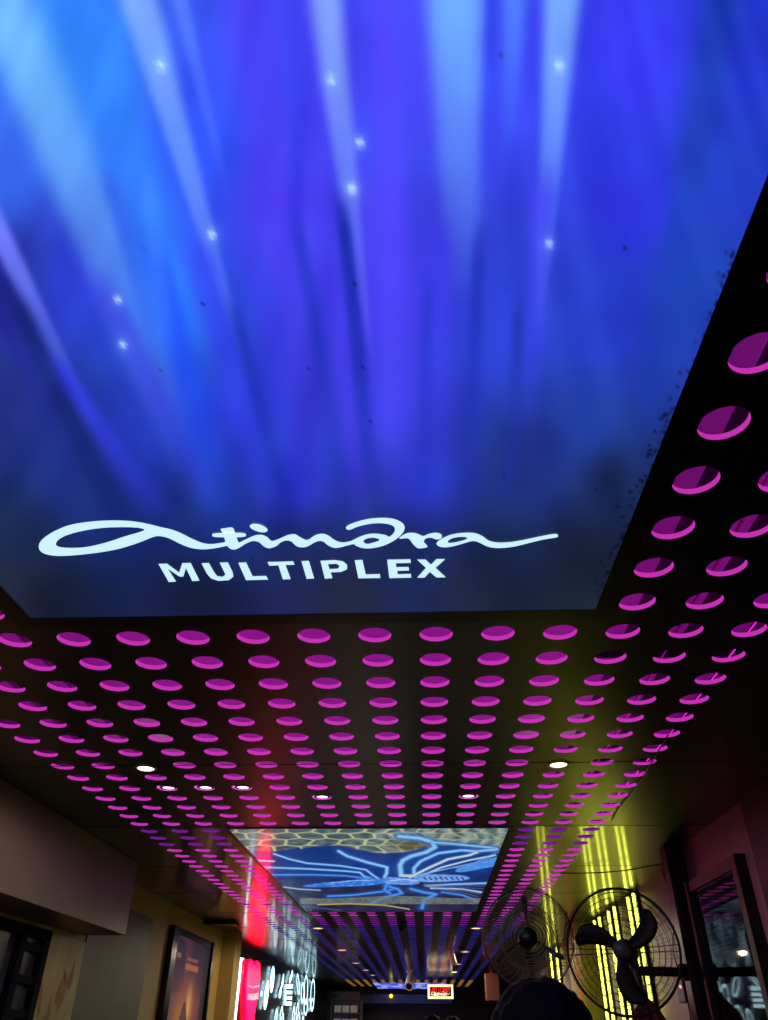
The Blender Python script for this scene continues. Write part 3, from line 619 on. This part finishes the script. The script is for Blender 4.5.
# ------------------------------------------------------------------ lamps
def downlight(p, label, group, lens, r=.055, energy=0., col=(1, .85, .6)):
    o = thing('downlight', label, 'light', p, group)
    bm = bmesh.new(); lathe(bm, [(r*.82, 0), (r*.86, -.006), (r*1.12, -.004), (r*1.15, .0)], 28); link('trim_ring', bm, 'white' if lens != 'pink_lens' else 'channel', o)
    bm = bmesh.new(); lathe(bm, [(0.0001, -.003), (r*.5, -.0028), (r*.84, -.001), (r*.84, .004)], 28); link('lens', bm, lens, o)
    if energy:
        l = bpy.data.lights.new('lamp', 'SPOT'); l.energy = energy; l.color = col; l.spot_size = math.radians(177); l.spot_blend = .3; l.shadow_soft_size = .05
        lo = bpy.data.objects.new('lamp', l); COL.objects.link(lo); lo.location = (0, 0, -.02); lo.parent = o
    return o
downlight((cx(-7), cyy(7.18), CZ-.001), 'bright warm ceiling downlight, the left one of the near pair', 'near warm downlights', 'warm_lens', energy=12)
for (i, n, tx) in ((-7, -6, 'left of the large blue lightbox'), (3, -12, 'right of the large blue lightbox'), (-7, -12, 'behind, left of the large blue lightbox')):  # unseen lamps added to brighten the bulkhead and side walls
    downlight((cx(i), cyy(n), CZ-.001), 'added unseen warm fill downlight '+tx, 'added fill lamps beside the large lightbox', 'warm_lens', energy=8)
downlight((cx(3), cyy(7.13), CZ-.001), 'bright warm ceiling downlight, the right one of the near pair', 'near warm downlights', 'warm_lens', energy=12)
for (i, n, tx) in ((-7, 9, 'left of the three in a row'), (-6, 9, 'middle of the three in a row'), (-5, 9, 'right of the three in a row'), (-3, 10, 'alone in the fourth column left of centre'), (1, 10, 'alone just right of centre')):
    downlight((cx(i), cyy(n)+.03, CZ+.012), 'pinkish white lamp inside a ceiling hole, '+tx, 'pinkish lamps in the ceiling holes', 'pink_lens', r=.045, energy=7, col=(1, .62, .86))
nm = ['nearest', 'second', 'third', 'fourth', 'farthest']
for k, (x, y) in enumerate([(318,928),(342,950),(356,963),(366,970),(373,975)]):
    p = on_z(x, y); downlight((p.x, p.y, CZ-.001), nm[k]+' small warm downlight of the row left of centre down the hall', 'far downlights left', 'warm_dim', .08, energy=70)
for k, (x, y) in enumerate([(476,928),(465,951.7),(458.6,964)]):
    p = on_z(x, y); downlight((p.x, p.y, CZ-.001), nm[k]+' small warm downlight of the row right of centre down the hall', 'far downlights right', 'warm_dim', .08, energy=70)
p = on_z(454, 972); downlight((p.x, p.y, CZ-.001), 'small very bright white point of light beyond the right row', None, 'warm_lens', .09, energy=3)
def area(name, loc, rot, sx, sy_, e, col):
    l = bpy.data.lights.new(name, 'AREA'); l.shape = 'RECTANGLE'; l.size = sx; l.size_y = sy_; l.energy = e; l.color = col
    o = bpy.data.objects.new(name, l); COL.objects.link(o); o.location = loc; o.rotation_euler = rot; return o

# cameras on the ceiling
def cctv(px, py, label, s=1., d=(-.1, -.9, -.45)):
    p = on_z(px, py-4); o = thing('security_camera', label, 'camera', (p.x, p.y, CZ-.001))
    bm = bmesh.new(); lathe(bm, [(.06*s, 0), (.06*s, -.03*s), (.03*s, -.05*s), (.025*s, -.10*s)], 20); link('mount', bm, 'white', o)
    bm = bmesh.new(); d = Vector(d).normalized(); c = Vector((0, 0, -.14*s))
    tube(bm, [c-d*.14*s, c-d*.12*s, c+d*.12*s, c+d*.16*s], [.04*s, .065*s, .065*s, .06*s], 18); link('housing', bm, 'white', o)
    bm = bmesh.new(); tube(bm, [c+d*.158*s, c+d*.166*s], .045*s, 18); link('lens', bm, 'black', o)
cctv(452, 954, 'white bullet security camera under the ceiling right of centre', .75, (.3, .2, -1.)); cctv(410, 974, 'small white security camera with black lens, centre of the far ceiling', 1.5)
p = on_z(395, 922); p.x = cx(-2)+P_/2; dm = thing('dome_camera', 'small black dome camera under the ceiling just beyond the insect panel', 'camera', (p.x, p.y, CZ-.001))
bm = bmesh.new(); lathe(bm, [(.07, 0), (.07, -.04), (.06, -.05)], 20); link('base', bm, 'black', dm)
bm = bmesh.new(); lathe(bm, [(.055, -.05)]+[(.055*math.cos(t), -.05-.06*math.sin(t)) for t in (0.2, .5, .8, 1.1, 1.4)]+[(.0001, -.112)], 20); link('dome', bm, 'black', dm, True)

# cables at the ceiling
P = [(668,735),(650,765),(634,790),(620,806),(612,820)]
bm = bmesh.new(); tube(bm, smooth_open([on_z(x, y, CZ-.004) for x, y in P], 4), .004, 6); o = link('cable', bm, 'black'); tag(o, 'thin black cable running along the right edge of the hole field', 'cable')
P = [(560,873),(590,873),(620,871),(645,867),(671,862)]
bm = bmesh.new(); tube(bm, smooth_open([on_z(x, y, CZ-.02-.03*math.sin(i*PI/4)) for i, (x, y) in enumerate(P)], 4), .005, 6); o = link('cable', bm, 'black'); tag(o, 'thin dark wire sagging across the ceiling to the maroon post', 'cable')
# wall junction box with wires
b = on_x(685, 990, XR-.04)
jb = thing('socket_box', 'small black box on the mauve wall below the right fan arm', 'box', b)
bm = bmesh.new(); box(bm, (-.04, -.1, -.09), (.038, .1, .07), bev=.01); link('body', bm, 'black', jb)
bm = bmesh.new(); tube(bm, smooth_open([(-.01, -.05, -.09), (-.02, -.08, -.3), (0, -.06, -.8), (.01, -.06, -1.2)], 5), .006, 6); tube(bm, smooth_open([(0, .05, .07), (0, .12, .3), (0, -.1, .55), (0, .0, .9)], 5), .005, 6); link('wire', bm, 'black', jb)
bm = bmesh.new(); lathe(bm, [(.012, 0), (.012, .012), (.0001, .016)], 12, 'x', (-.058, -.07, .02)); link('pink_glint', bm, 'neon_p', jb)  # pink glint on the box, put in as a small glowing cap

# ------------------------------------------------------------------ fans
def fan(name, label, c, R, yaw, rings, nrad, rin, blade_rot, blade_pitch, blade_w, bold, ballr, arm=None, pole=False):
    o = thing(name, label, 'fan', c, None, (0, 0, yaw))
    circ = lambda r, y, n=56: [(r*math.cos(2*PI*k/n), y, r*math.sin(2*PI*k/n)) for k in range(n)]
    bm = bmesh.new(); tube(bm, circ(R, 0), bold, 8, closed=True); link('outer_ring', bm, 'fanblack', o, True)
    for nm_, s in (('front_grille', -1), ('rear_grille', 1)):
        bm = bmesh.new()
        for rr in rings: tube(bm, circ(rr*R, s*(.10+.03*(1-rr)), 48), .0018 if arm else .0032, 5, closed=True)
        for k in range(nrad if s < 0 else nrad//2):
            a = 2*PI*(k+.5*(s > 0))/nrad*(1 if s < 0 else 2); ca, sa = math.cos(a), math.sin(a); pts = []
            for q in range(6):
                t = q/5; r = R*(1-(1-rin)*t); y = s*.10*math.sin(min(1, t*2.2)*PI/2) + s*.02*t
                tw = a + .25*t*s
                pts.append((r*math.cos(tw), y, r*math.sin(tw)))
            tube(bm, pts, .0011 if arm else .0018, 4, cap=False)
        link(nm_, bm, 'channel' if arm else 'wire', o)
    bm = bmesh.new(); lathe(bm, [(.0001, -.075), (ballr*.6, -.07), (ballr*.95, -.04), (ballr, 0), (ballr*.95, .05)], 24, 'y'); link('hub', bm, 'hub_grey' if arm else 'black', o, True)
    bm = bmesh.new(); q = ballr*(1.25 if arm else 1.0); lathe(bm, [(q*.8, .05), (q, .08), (q, .20), (q*.8, .25), (.0001, .27)], 24, 'y'); link('motor', bm, 'fanblack', o, True)
    for k in range(3):
        a = blade_rot + k*2*PI/3; bm = bmesh.new(); n = 12; rows = []
        for q in range(n+1):
            t = q/n; r = ballr*.7 + (R*.86-ballr*.7)*t; w = blade_w*(.45+.75*math.sin(min(1, t*1.25)*PI/2))*(1 if t < .85 else math.sqrt(max(.03, 1-((t-.85)/.15)**2)))
            swp = a + .38*t*t*(1 if arm else .1)
            row = []
            for s_ in (-1, -.5, 0, .5, 1):
                th = swp; tang = Vector((-math.sin(th), 0, math.cos(th))); rad = Vector((math.cos(th), 0, math.sin(th)))
                pit = blade_pitch*(1.25-.6*t); v = rad*r + (tang*math.cos(pit) + Vector((0, 1, 0))*math.sin(pit))*s_*w + Vector((0, .012*(s_*s_), 0))
                row.append(v)
            rows.append(row)
        top = [[bm.verts.new(v+Vector((0, -.002, 0))) for v in r_] for r_ in rows]; bot = [[bm.verts.new(v+Vector((0, .002, 0))) for v in r_] for r_ in rows]
        for L_ in (top, bot):
            for i in range(n):
                for j in range(4): bm.faces.new((L_[i][j], L_[i+1][j], L_[i+1][j+1], L_[i][j+1]))
        for i in range(n):
            for j in (0, 4): bm.faces.new((top[i][j], top[i+1][j], bot[i+1][j], bot[i][j]))
        for i in (0, n):
            for j in range(4): bm.faces.new((top[i][j], top[i][j+1], bot[i][j+1], bot[i][j]))
        link('blade', bm, 'fanblack', o, True)
    return o
cR = on_y(622, 950, 6.2); RR = .392
f1 = fan('wall_fan', 'large black wall fan with three wide blades in front of the yellow LED strips', cR, RR, -.42, [.98, .9, .8, .7, .6, .5, .4, .3], 40, .22, 2.5, .3, .062, .009, .062, arm=True)
# arm to the maroon post
inv = (Matrix.Translation(cR) @ Matrix.Rotation(-.42, 4, 'Z')).inverted()
e0 = inv @ Vector(cR + Vector((.13, .20, -.13))); e1 = inv @ Vector((1.90, 6.49, on_y(692, 972, 6.46).z))
bm = bmesh.new(); tube(bm, [(0, .2, 0), (.02, .24, -.05), (.05, .2, -.28)], [.04, .035, .03], 12); link('bracket', bm, 'hub_grey', f1)
bm = bmesh.new(); st = Vector((.05, .2, e1.z)); tube(bm, [st, st.lerp(e1, .5), e1], .031, 14); link('arm', bm, 'fanblack', f1)
bm = bmesh.new(); d = (e1-st).normalized(); tube(bm, [e1-d*.03, e1], .055, 16); link('wall_plate', bm, 'fanblack', f1)
bm = bmesh.new()
for s in (-1, 1):
    tube(bm, [(-RR, 0, s*.02), (-.06, .10, s*.012)], .003, 5); tube(bm, [(RR, 0, s*.02), (.06, .10, s*.012)], .003, 5)
    tube(bm, [(0, 0, s*RR), (0, .10, s*.06)], .003, 5)
link('support_rod', bm, 'fanblack', f1)
cL = on_y(528, 938, 6.9); RL = .355
f2 = fan('pedestal_fan', 'pedestal fan with fine wire cage and round dark hub, left of the wall fan', cL, RL, -.08, [.99, .63, .60, .56, .50, .45, .38, .30], 84, .58, PI/2, 1.15, .03, .0045, .078, pole=True)
bm = bmesh.new(); tube(bm, [(0, .20, 0), (.0, .24, -.12), (.015, .20, -.16)], [.035, .03, .03], 12); link('bracket', bm, 'fanblack', f2)
bm = bmesh.new(); tube(bm, [(.015, .2, -.14), (.015, .2, -cL.z+.05)], .016, 12); link('pole', bm, 'fanblack', f2)
bm = bmesh.new(); lathe(bm, [(.22, 0), (.22, .03), (.2, .05), (.04, .07), (.03, .12)], 32, 'z', (.015, .2, -cL.z+.001)); link('base', bm, 'fanblack', f2)
for k in range(3):
    a = PI/2+k*2*PI/3; bm = bmesh.new(); tube(bm, [(.06*math.cos(a), -.12, .06*math.sin(a)), (.63*RL*math.cos(a), -.112, .63*RL*math.sin(a))], .006, 6); link('spoke', bm, 'fanblack', f2)

# ------------------------------------------------------------------ folded red parasol under the wall fan
pu = on_y(641, 995, 7.0)
um = thing('folded_parasol', 'folded dark red pleated parasol standing below the wall fan', 'parasol', (pu.x+.03, 7.0, 0))
bm = bmesh.new(); n = 20; rows = []
H0 = pu.z
for (h, r) in ((H0-.01, .012), (H0-.08, .07), (H0-.2, .13), (H0-.45, .2), (H0-.8, .22), (H0-1.05, .16)):
    rows.append([bm.verts.new((r*(1+(.22 if k % 2 else -.1))*math.cos(2*PI*k/n+h*.6), r*(1+(.22 if k % 2 else -.1))*math.sin(2*PI*k/n+h*.6), h)) for k in range(n)])
for A, B in zip(rows, rows[1:]):
    for k in range(n): bm.faces.new((A[k], A[(k+1) % n], B[(k+1) % n], B[k]))
bm.faces.new(rows[0]); link('canopy', bm, 'redcloth', um)
bm = bmesh.new(); tube(bm, [(0, 0, .04), (0, 0, H0+.02)], .015, 10); link('pole', bm, 'black', um)
bm = bmesh.new(); lathe(bm, [(.2, 0), (.2, .05), (.03, .08), (.025, .2)], 24, 'z', (0, 0, .001)); link('base', bm, 'black', um)

# ------------------------------------------------------------------ hanging sign LIFT LOBBY
Ys = 22.
a = on_y(427.5, 984.5, Ys); b = on_y(453.5, 999, Ys); sw, sh = b.x-a.x, a.z-b.z
hs = thing('hanging_sign', 'lit LIFT LOBBY sign with red letters and cream frame hanging at the far end', 'sign', ((a.x+b.x)/2, Ys, (a.z+b.z)/2))
bm = bmesh.new(); box(bm, (-sw/2, -.04, -sh/2), (sw/2, .04, sh/2), bev=.01); link('box', bm, 'black', hs)
bm = bmesh.new(); t = .05
for q in (((-sw/2, -.05, -sh/2), (-sw/2+t, -.041, sh/2)), ((sw/2-t, -.05, -sh/2), (sw/2, -.041, sh/2)), ((-sw/2+t, -.05, -sh/2), (sw/2-t, -.041, -sh/2+t)), ((-sw/2+t, -.05, sh/2-t), (sw/2-t, -.041, sh/2))): box(bm, *q)
link('light_frame', bm, 'sign_frame', hs)
def text(name, s, w, h, loc, mt, parent, bold=.012):
    cu = bpy.data.curves.new(name, 'FONT'); cu.body = s; cu.align_x = 'CENTER'; cu.align_y = 'CENTER'; cu.offset = bold; cu.extrude = .01; cu.size = 1
    to = bpy.data.objects.new(name+'_tmp', cu); COL.objects.link(to); bpy.context.view_layer.update()
    me = bpy.data.meshes.new_from_object(to.evaluated_get(bpy.context.evaluated_depsgraph_get())); bpy.data.objects.remove(to)
    xs = [v.co.x for v in me.vertices]; ys_ = [v.co.y for v in me.vertices]; mx, my = (min(xs)+max(xs))/2, (min(ys_)+max(ys_))/2
    for v in me.vertices: v.co = Vector(((v.co.x-mx)*w/(max(xs)-min(xs)), -v.co.z*.5, (v.co.y-my)*h/(max(ys_)-min(ys_)))) + Vector(loc)
    me.materials.clear(); me.materials.append(M[mt]); o = bpy.data.objects.new(name, me); COL.objects.link(o); o.parent = parent; return o
text('lettering', 'LIFT LOBBY', sw-.14, .11, (0, -.047, sh/2-.115), 'sign_red', hs, .03)
bm = bmesh.new()
for lp in SCRIPT:
    flat_shape(bm, lp, lambda x, y: Vector(((x-298)*(sw-.16)/518, -.045, -(y-534)*.0022-.03)), Vector((0, .003, 0)))
link('script_logo', bm, 'sign_wht', hs)
text('lettering', 'MULTIPLEX', .32, .045, (0, -.046, -sh/2+.085), 'sign_wht', hs, .03)
for s in (-1, 1):
    bm = bmesh.new(); tube(bm, [(s*sw*.35, 0, sh/2), (s*sw*.35, 0, CZ-hs.location.z-.002)], .01, 8); link('hanger_rod', bm, 'black', hs)

# ------------------------------------------------------------------ far end : header, rack, amber dot
Yh = 26.
a = on_y(360, 994.5, Yh); b = on_y(452, 1004, Yh)
bm = bmesh.new(); box(bm, (a.x, Yh, b.z), (b.x, Yh+.5, a.z), bev=.01); struct('trim_5', bm, 'stone', 'grey stone header beam across the far end')
bm = bmesh.new(); box(bm, (XL, Yh+.2, 0), (a.x, Yh+.4, b.z+.3)); struct('trim_6', bm, 'wall_blk')
bm = bmesh.new(); p = on_y(391, 996, Yh-.1); lathe(bm, [(.0001, -.06), (.05, -.03), (.05, .03), (.03, .102)], 16, 'y', (p.x, Yh-.1, p.z)); o = link('indicator_lamp', bm, 'amber'); tag(o, 'small glowing yellow lamp on the stone header', 'light')
Yr = 24.; a = on_y(332, 999, Yr); b = on_y(361, 1020, Yr)
rk = thing('display_rack', 'black metal display rack with pale boxes at the far left end', 'rack', ((a.x+b.x)/2, Yr, 0))
w2 = (b.x-a.x)/2; bm = bmesh.new()
for s in (-1, 1):
    for d in (0, .3): box(bm, (s*w2-.025, d-.02, 0), (s*w2+.025, d+.02, a.z))
link('upright', bm, 'black', rk)
for k in range(8):
    bm = bmesh.new(); z = a.z-.03-k*.3; box(bm, (-w2, -.02, z), (w2, .32, z+.03)); link('shelf', bm, 'black', rk)
g = random.Random(9)
proto = None
for k in range(1, 4):
    z = a.z-.03-k*.3+.031
    for q in range(3):
        xx = rk.location.x - w2*.6 + q*w2*.55
        if proto is None:
            bm = bmesh.new(); box(bm, (-.09, 0, 0), (.09, .2, .16), bev=.006); proto = link('carton', bm, 'white'); o = proto
        else: o = proto.copy(); COL.objects.link(o)
        o.location = (xx, Yr+.04, z); o['label'] = ('pale carton on the %s shelf of the far rack, %s' % (['', 'topmost', 'middle', 'lower'][k], ['left', 'centre', 'right'][q])); o['category'] = 'box'; o['group'] = 'pale cartons on the far rack'

# ------------------------------------------------------------------ people
def skin_body(name, verts, edges, radii, mt, parent, sub=2, root=0):
    me = bpy.data.meshes.new(name); me.from_pydata(verts, edges, []); o = bpy.data.objects.new(name, me); COL.objects.link(o)
    md = o.modifiers.new('s', 'SKIN'); md.use_smooth_shade = True
    for i, r in enumerate(radii): me.skin_vertices[0].data[i].radius = r if isinstance(r, tuple) else (r, r)
    me.skin_vertices[0].data[root].use_root = True
    s = o.modifiers.new('u', 'SUBSURF'); s.levels = sub; s.render_levels = sub
    bpy.context.view_layer.update(); e = o.evaluated_get(bpy.context.evaluated_depsgraph_get()); m2 = bpy.data.meshes.new_from_object(e)
    bpy.data.objects.remove(o); m2.materials.clear(); m2.materials.append(M[mt]); o = bpy.data.objects.new(name, m2); COL.objects.link(o); o.parent = parent
    for p in m2.polygons: p.use_smooth = True
    return o
def person(loc, H, label, rz=0, hair_w=1., shirt='shirt'):
    o = thing('person', label, 'person', loc, None, (0, 0, rz)); s = H/1.72
    V, E, R = [], [], []
    def add(p, r, par=None):
        V.append(tuple(c*s for c in p)); R.append(tuple(q*s for q in r) if isinstance(r, tuple) else r*s)
        if par is not None: E.append((par, len(V)-1))
        return len(V)-1
    pel = add((0, 0, .95), (.15, .11)); wa = add((0, 0, 1.08), (.14, .10), pel); ch = add((0, -.01, 1.28), (.17, .11), wa); nb = add((0, 0, 1.43), (.07, .065), ch); nk = add((0, .005, 1.50), .055, nb)
    h1 = add((0, .015, 1.56), (.065, .075), nk); h2 = add((0, .01, 1.62), (.076, .092), h1); h3 = add((0, 0, 1.67), (.066, .08), h2)
    add((0, .1, 1.585), .012, h1)
    for sd in (-1, 1):
        sh = add((sd*.17, 0, 1.40), .06, ch); el = add((sd*.23, -.02, 1.12), .045, sh); wr = add((sd*.24, .05, .88), .03, el); pm = add((sd*.24, .06, .81), (.035, .02), wr)
        for k in range(4):
            f0 = add((sd*.24, .04+.018*k, .76), .0095, pm); add((sd*.235, .045+.018*k, .71-.01*(k in (1, 2))), .0085, f0)
        t0 = add((sd*.235, .095, .80), .011, wr); add((sd*.23, .105, .76), .009, t0)
        hp = add((sd*.09, 0, .88), .09, pel); kn = add((sd*.10, .01, .50), .062, hp); an = add((sd*.10, -.02, .09), .042, kn); add((sd*.11, .12, .035), (.045, .03), an)
    skin_body('body', V, E, R, 'skin', o)
    V2 = [(0, 0, .93), (0, 0, 1.08), (0, -.01, 1.28), (0, 0, 1.43)]; E2 = [(0, 1), (1, 2), (2, 3)]; R2 = [(.165, .125), (.155, .115), (.185, .125), (.09, .08)]
    for sd in (-1, 1): i = len(V2); V2 += [(sd*.17, 0, 1.40), (sd*.215, -.012, 1.18)]; E2 += [(2, i), (i, i+1)]; R2 += [(.072, .072), (.06, .06)]
    skin_body('shirt', [tuple(c*s for c in v) for v in V2], E2, [tuple(q*s for q in r) for r in R2], shirt, o)
    V3 = [(0, 0, .96)]; E3 = []; R3_ = [(.165, .125)]
    for sd in (-1, 1): i = len(V3); V3 += [(sd*.09, 0, .86), (sd*.10, .01, .50), (sd*.10, -.02, .12)]; E3 += [(0, i), (i, i+1), (i+1, i+2)]; R3_ += [(.105, .105), (.078, .078), (.065, .065)]
    skin_body('trousers', [tuple(c*s for c in v) for v in V3], E3, [tuple(q*s for q in r) for r in R3_], 'trousers', o)
    # hair : cap of tufts over crown, back and sides
    bm = bmesh.new(); bmesh.ops.create_icosphere(bm, subdivisions=5, radius=1.)
    g = random.Random(4)
    for v in bm.verts:
        d = v.co.copy(); rough = 1+.05*mnoise.noise(d*3.1)+.05*mnoise.noise(d*9.)+.03*mnoise.noise(d*26.)
        f = 1.0 if (d.y < .35 or d.z > .35) else .78
        v.co = Vector((d.x*.098*hair_w*rough*f, d.y*.105*rough*f-.004, d.z*.115*rough*f*(1 if d.z > 0 else .95)))*s + Vector((0, .005, 1.635))*s
    link('hair', bm, 'hair', o, True)
    for sd in (-1, 1):
        bm = bmesh.new(); bmesh.ops.create_uvsphere(bm, u_segments=12, v_segments=8, radius=1.)
        for v in bm.verts: v.co = Vector((v.co.x*.012+sd*.082, v.co.y*.018+.01, v.co.z*.03+1.6))*s
        link('ear', bm, 'skin', o, True)
    return o
pc = on_y(541, 1015, 1.95)
person((pc.x, 1.95, 0), 1.635, 'person with thick black hair seen from behind, close, in front of the pedestal fan', .25, 1.16)
pc = on_y(432, 1012, 9.)
person((pc.x, 9., 0), 1.72, 'distant person with dark hair, left one of the two walking below the lift sign', 0)
pc = on_y(452, 1012, 9.6)
person((pc.x, 9.6, 0), 1.72, 'distant person with dark hair, right one of the two walking below the lift sign', .2)

# ------------------------------------------------------------------ light from the street end, world
W = bpy.data.worlds.new('World'); SC.world = W; W.use_nodes = True
W.node_tree.nodes['Background'].inputs['Color'].default_value = (.30, .26, .34, 1); W.node_tree.nodes['Background'].inputs['Strength'].default_value = .45
SC.view_settings.view_transform = 'Standard'; SC.view_settings.look = 'None'; SC.view_settings.gamma = 1; SC.view_settings.exposure = 0
try: SC.view_settings.use_curve_mapping = False
except Exception: pass
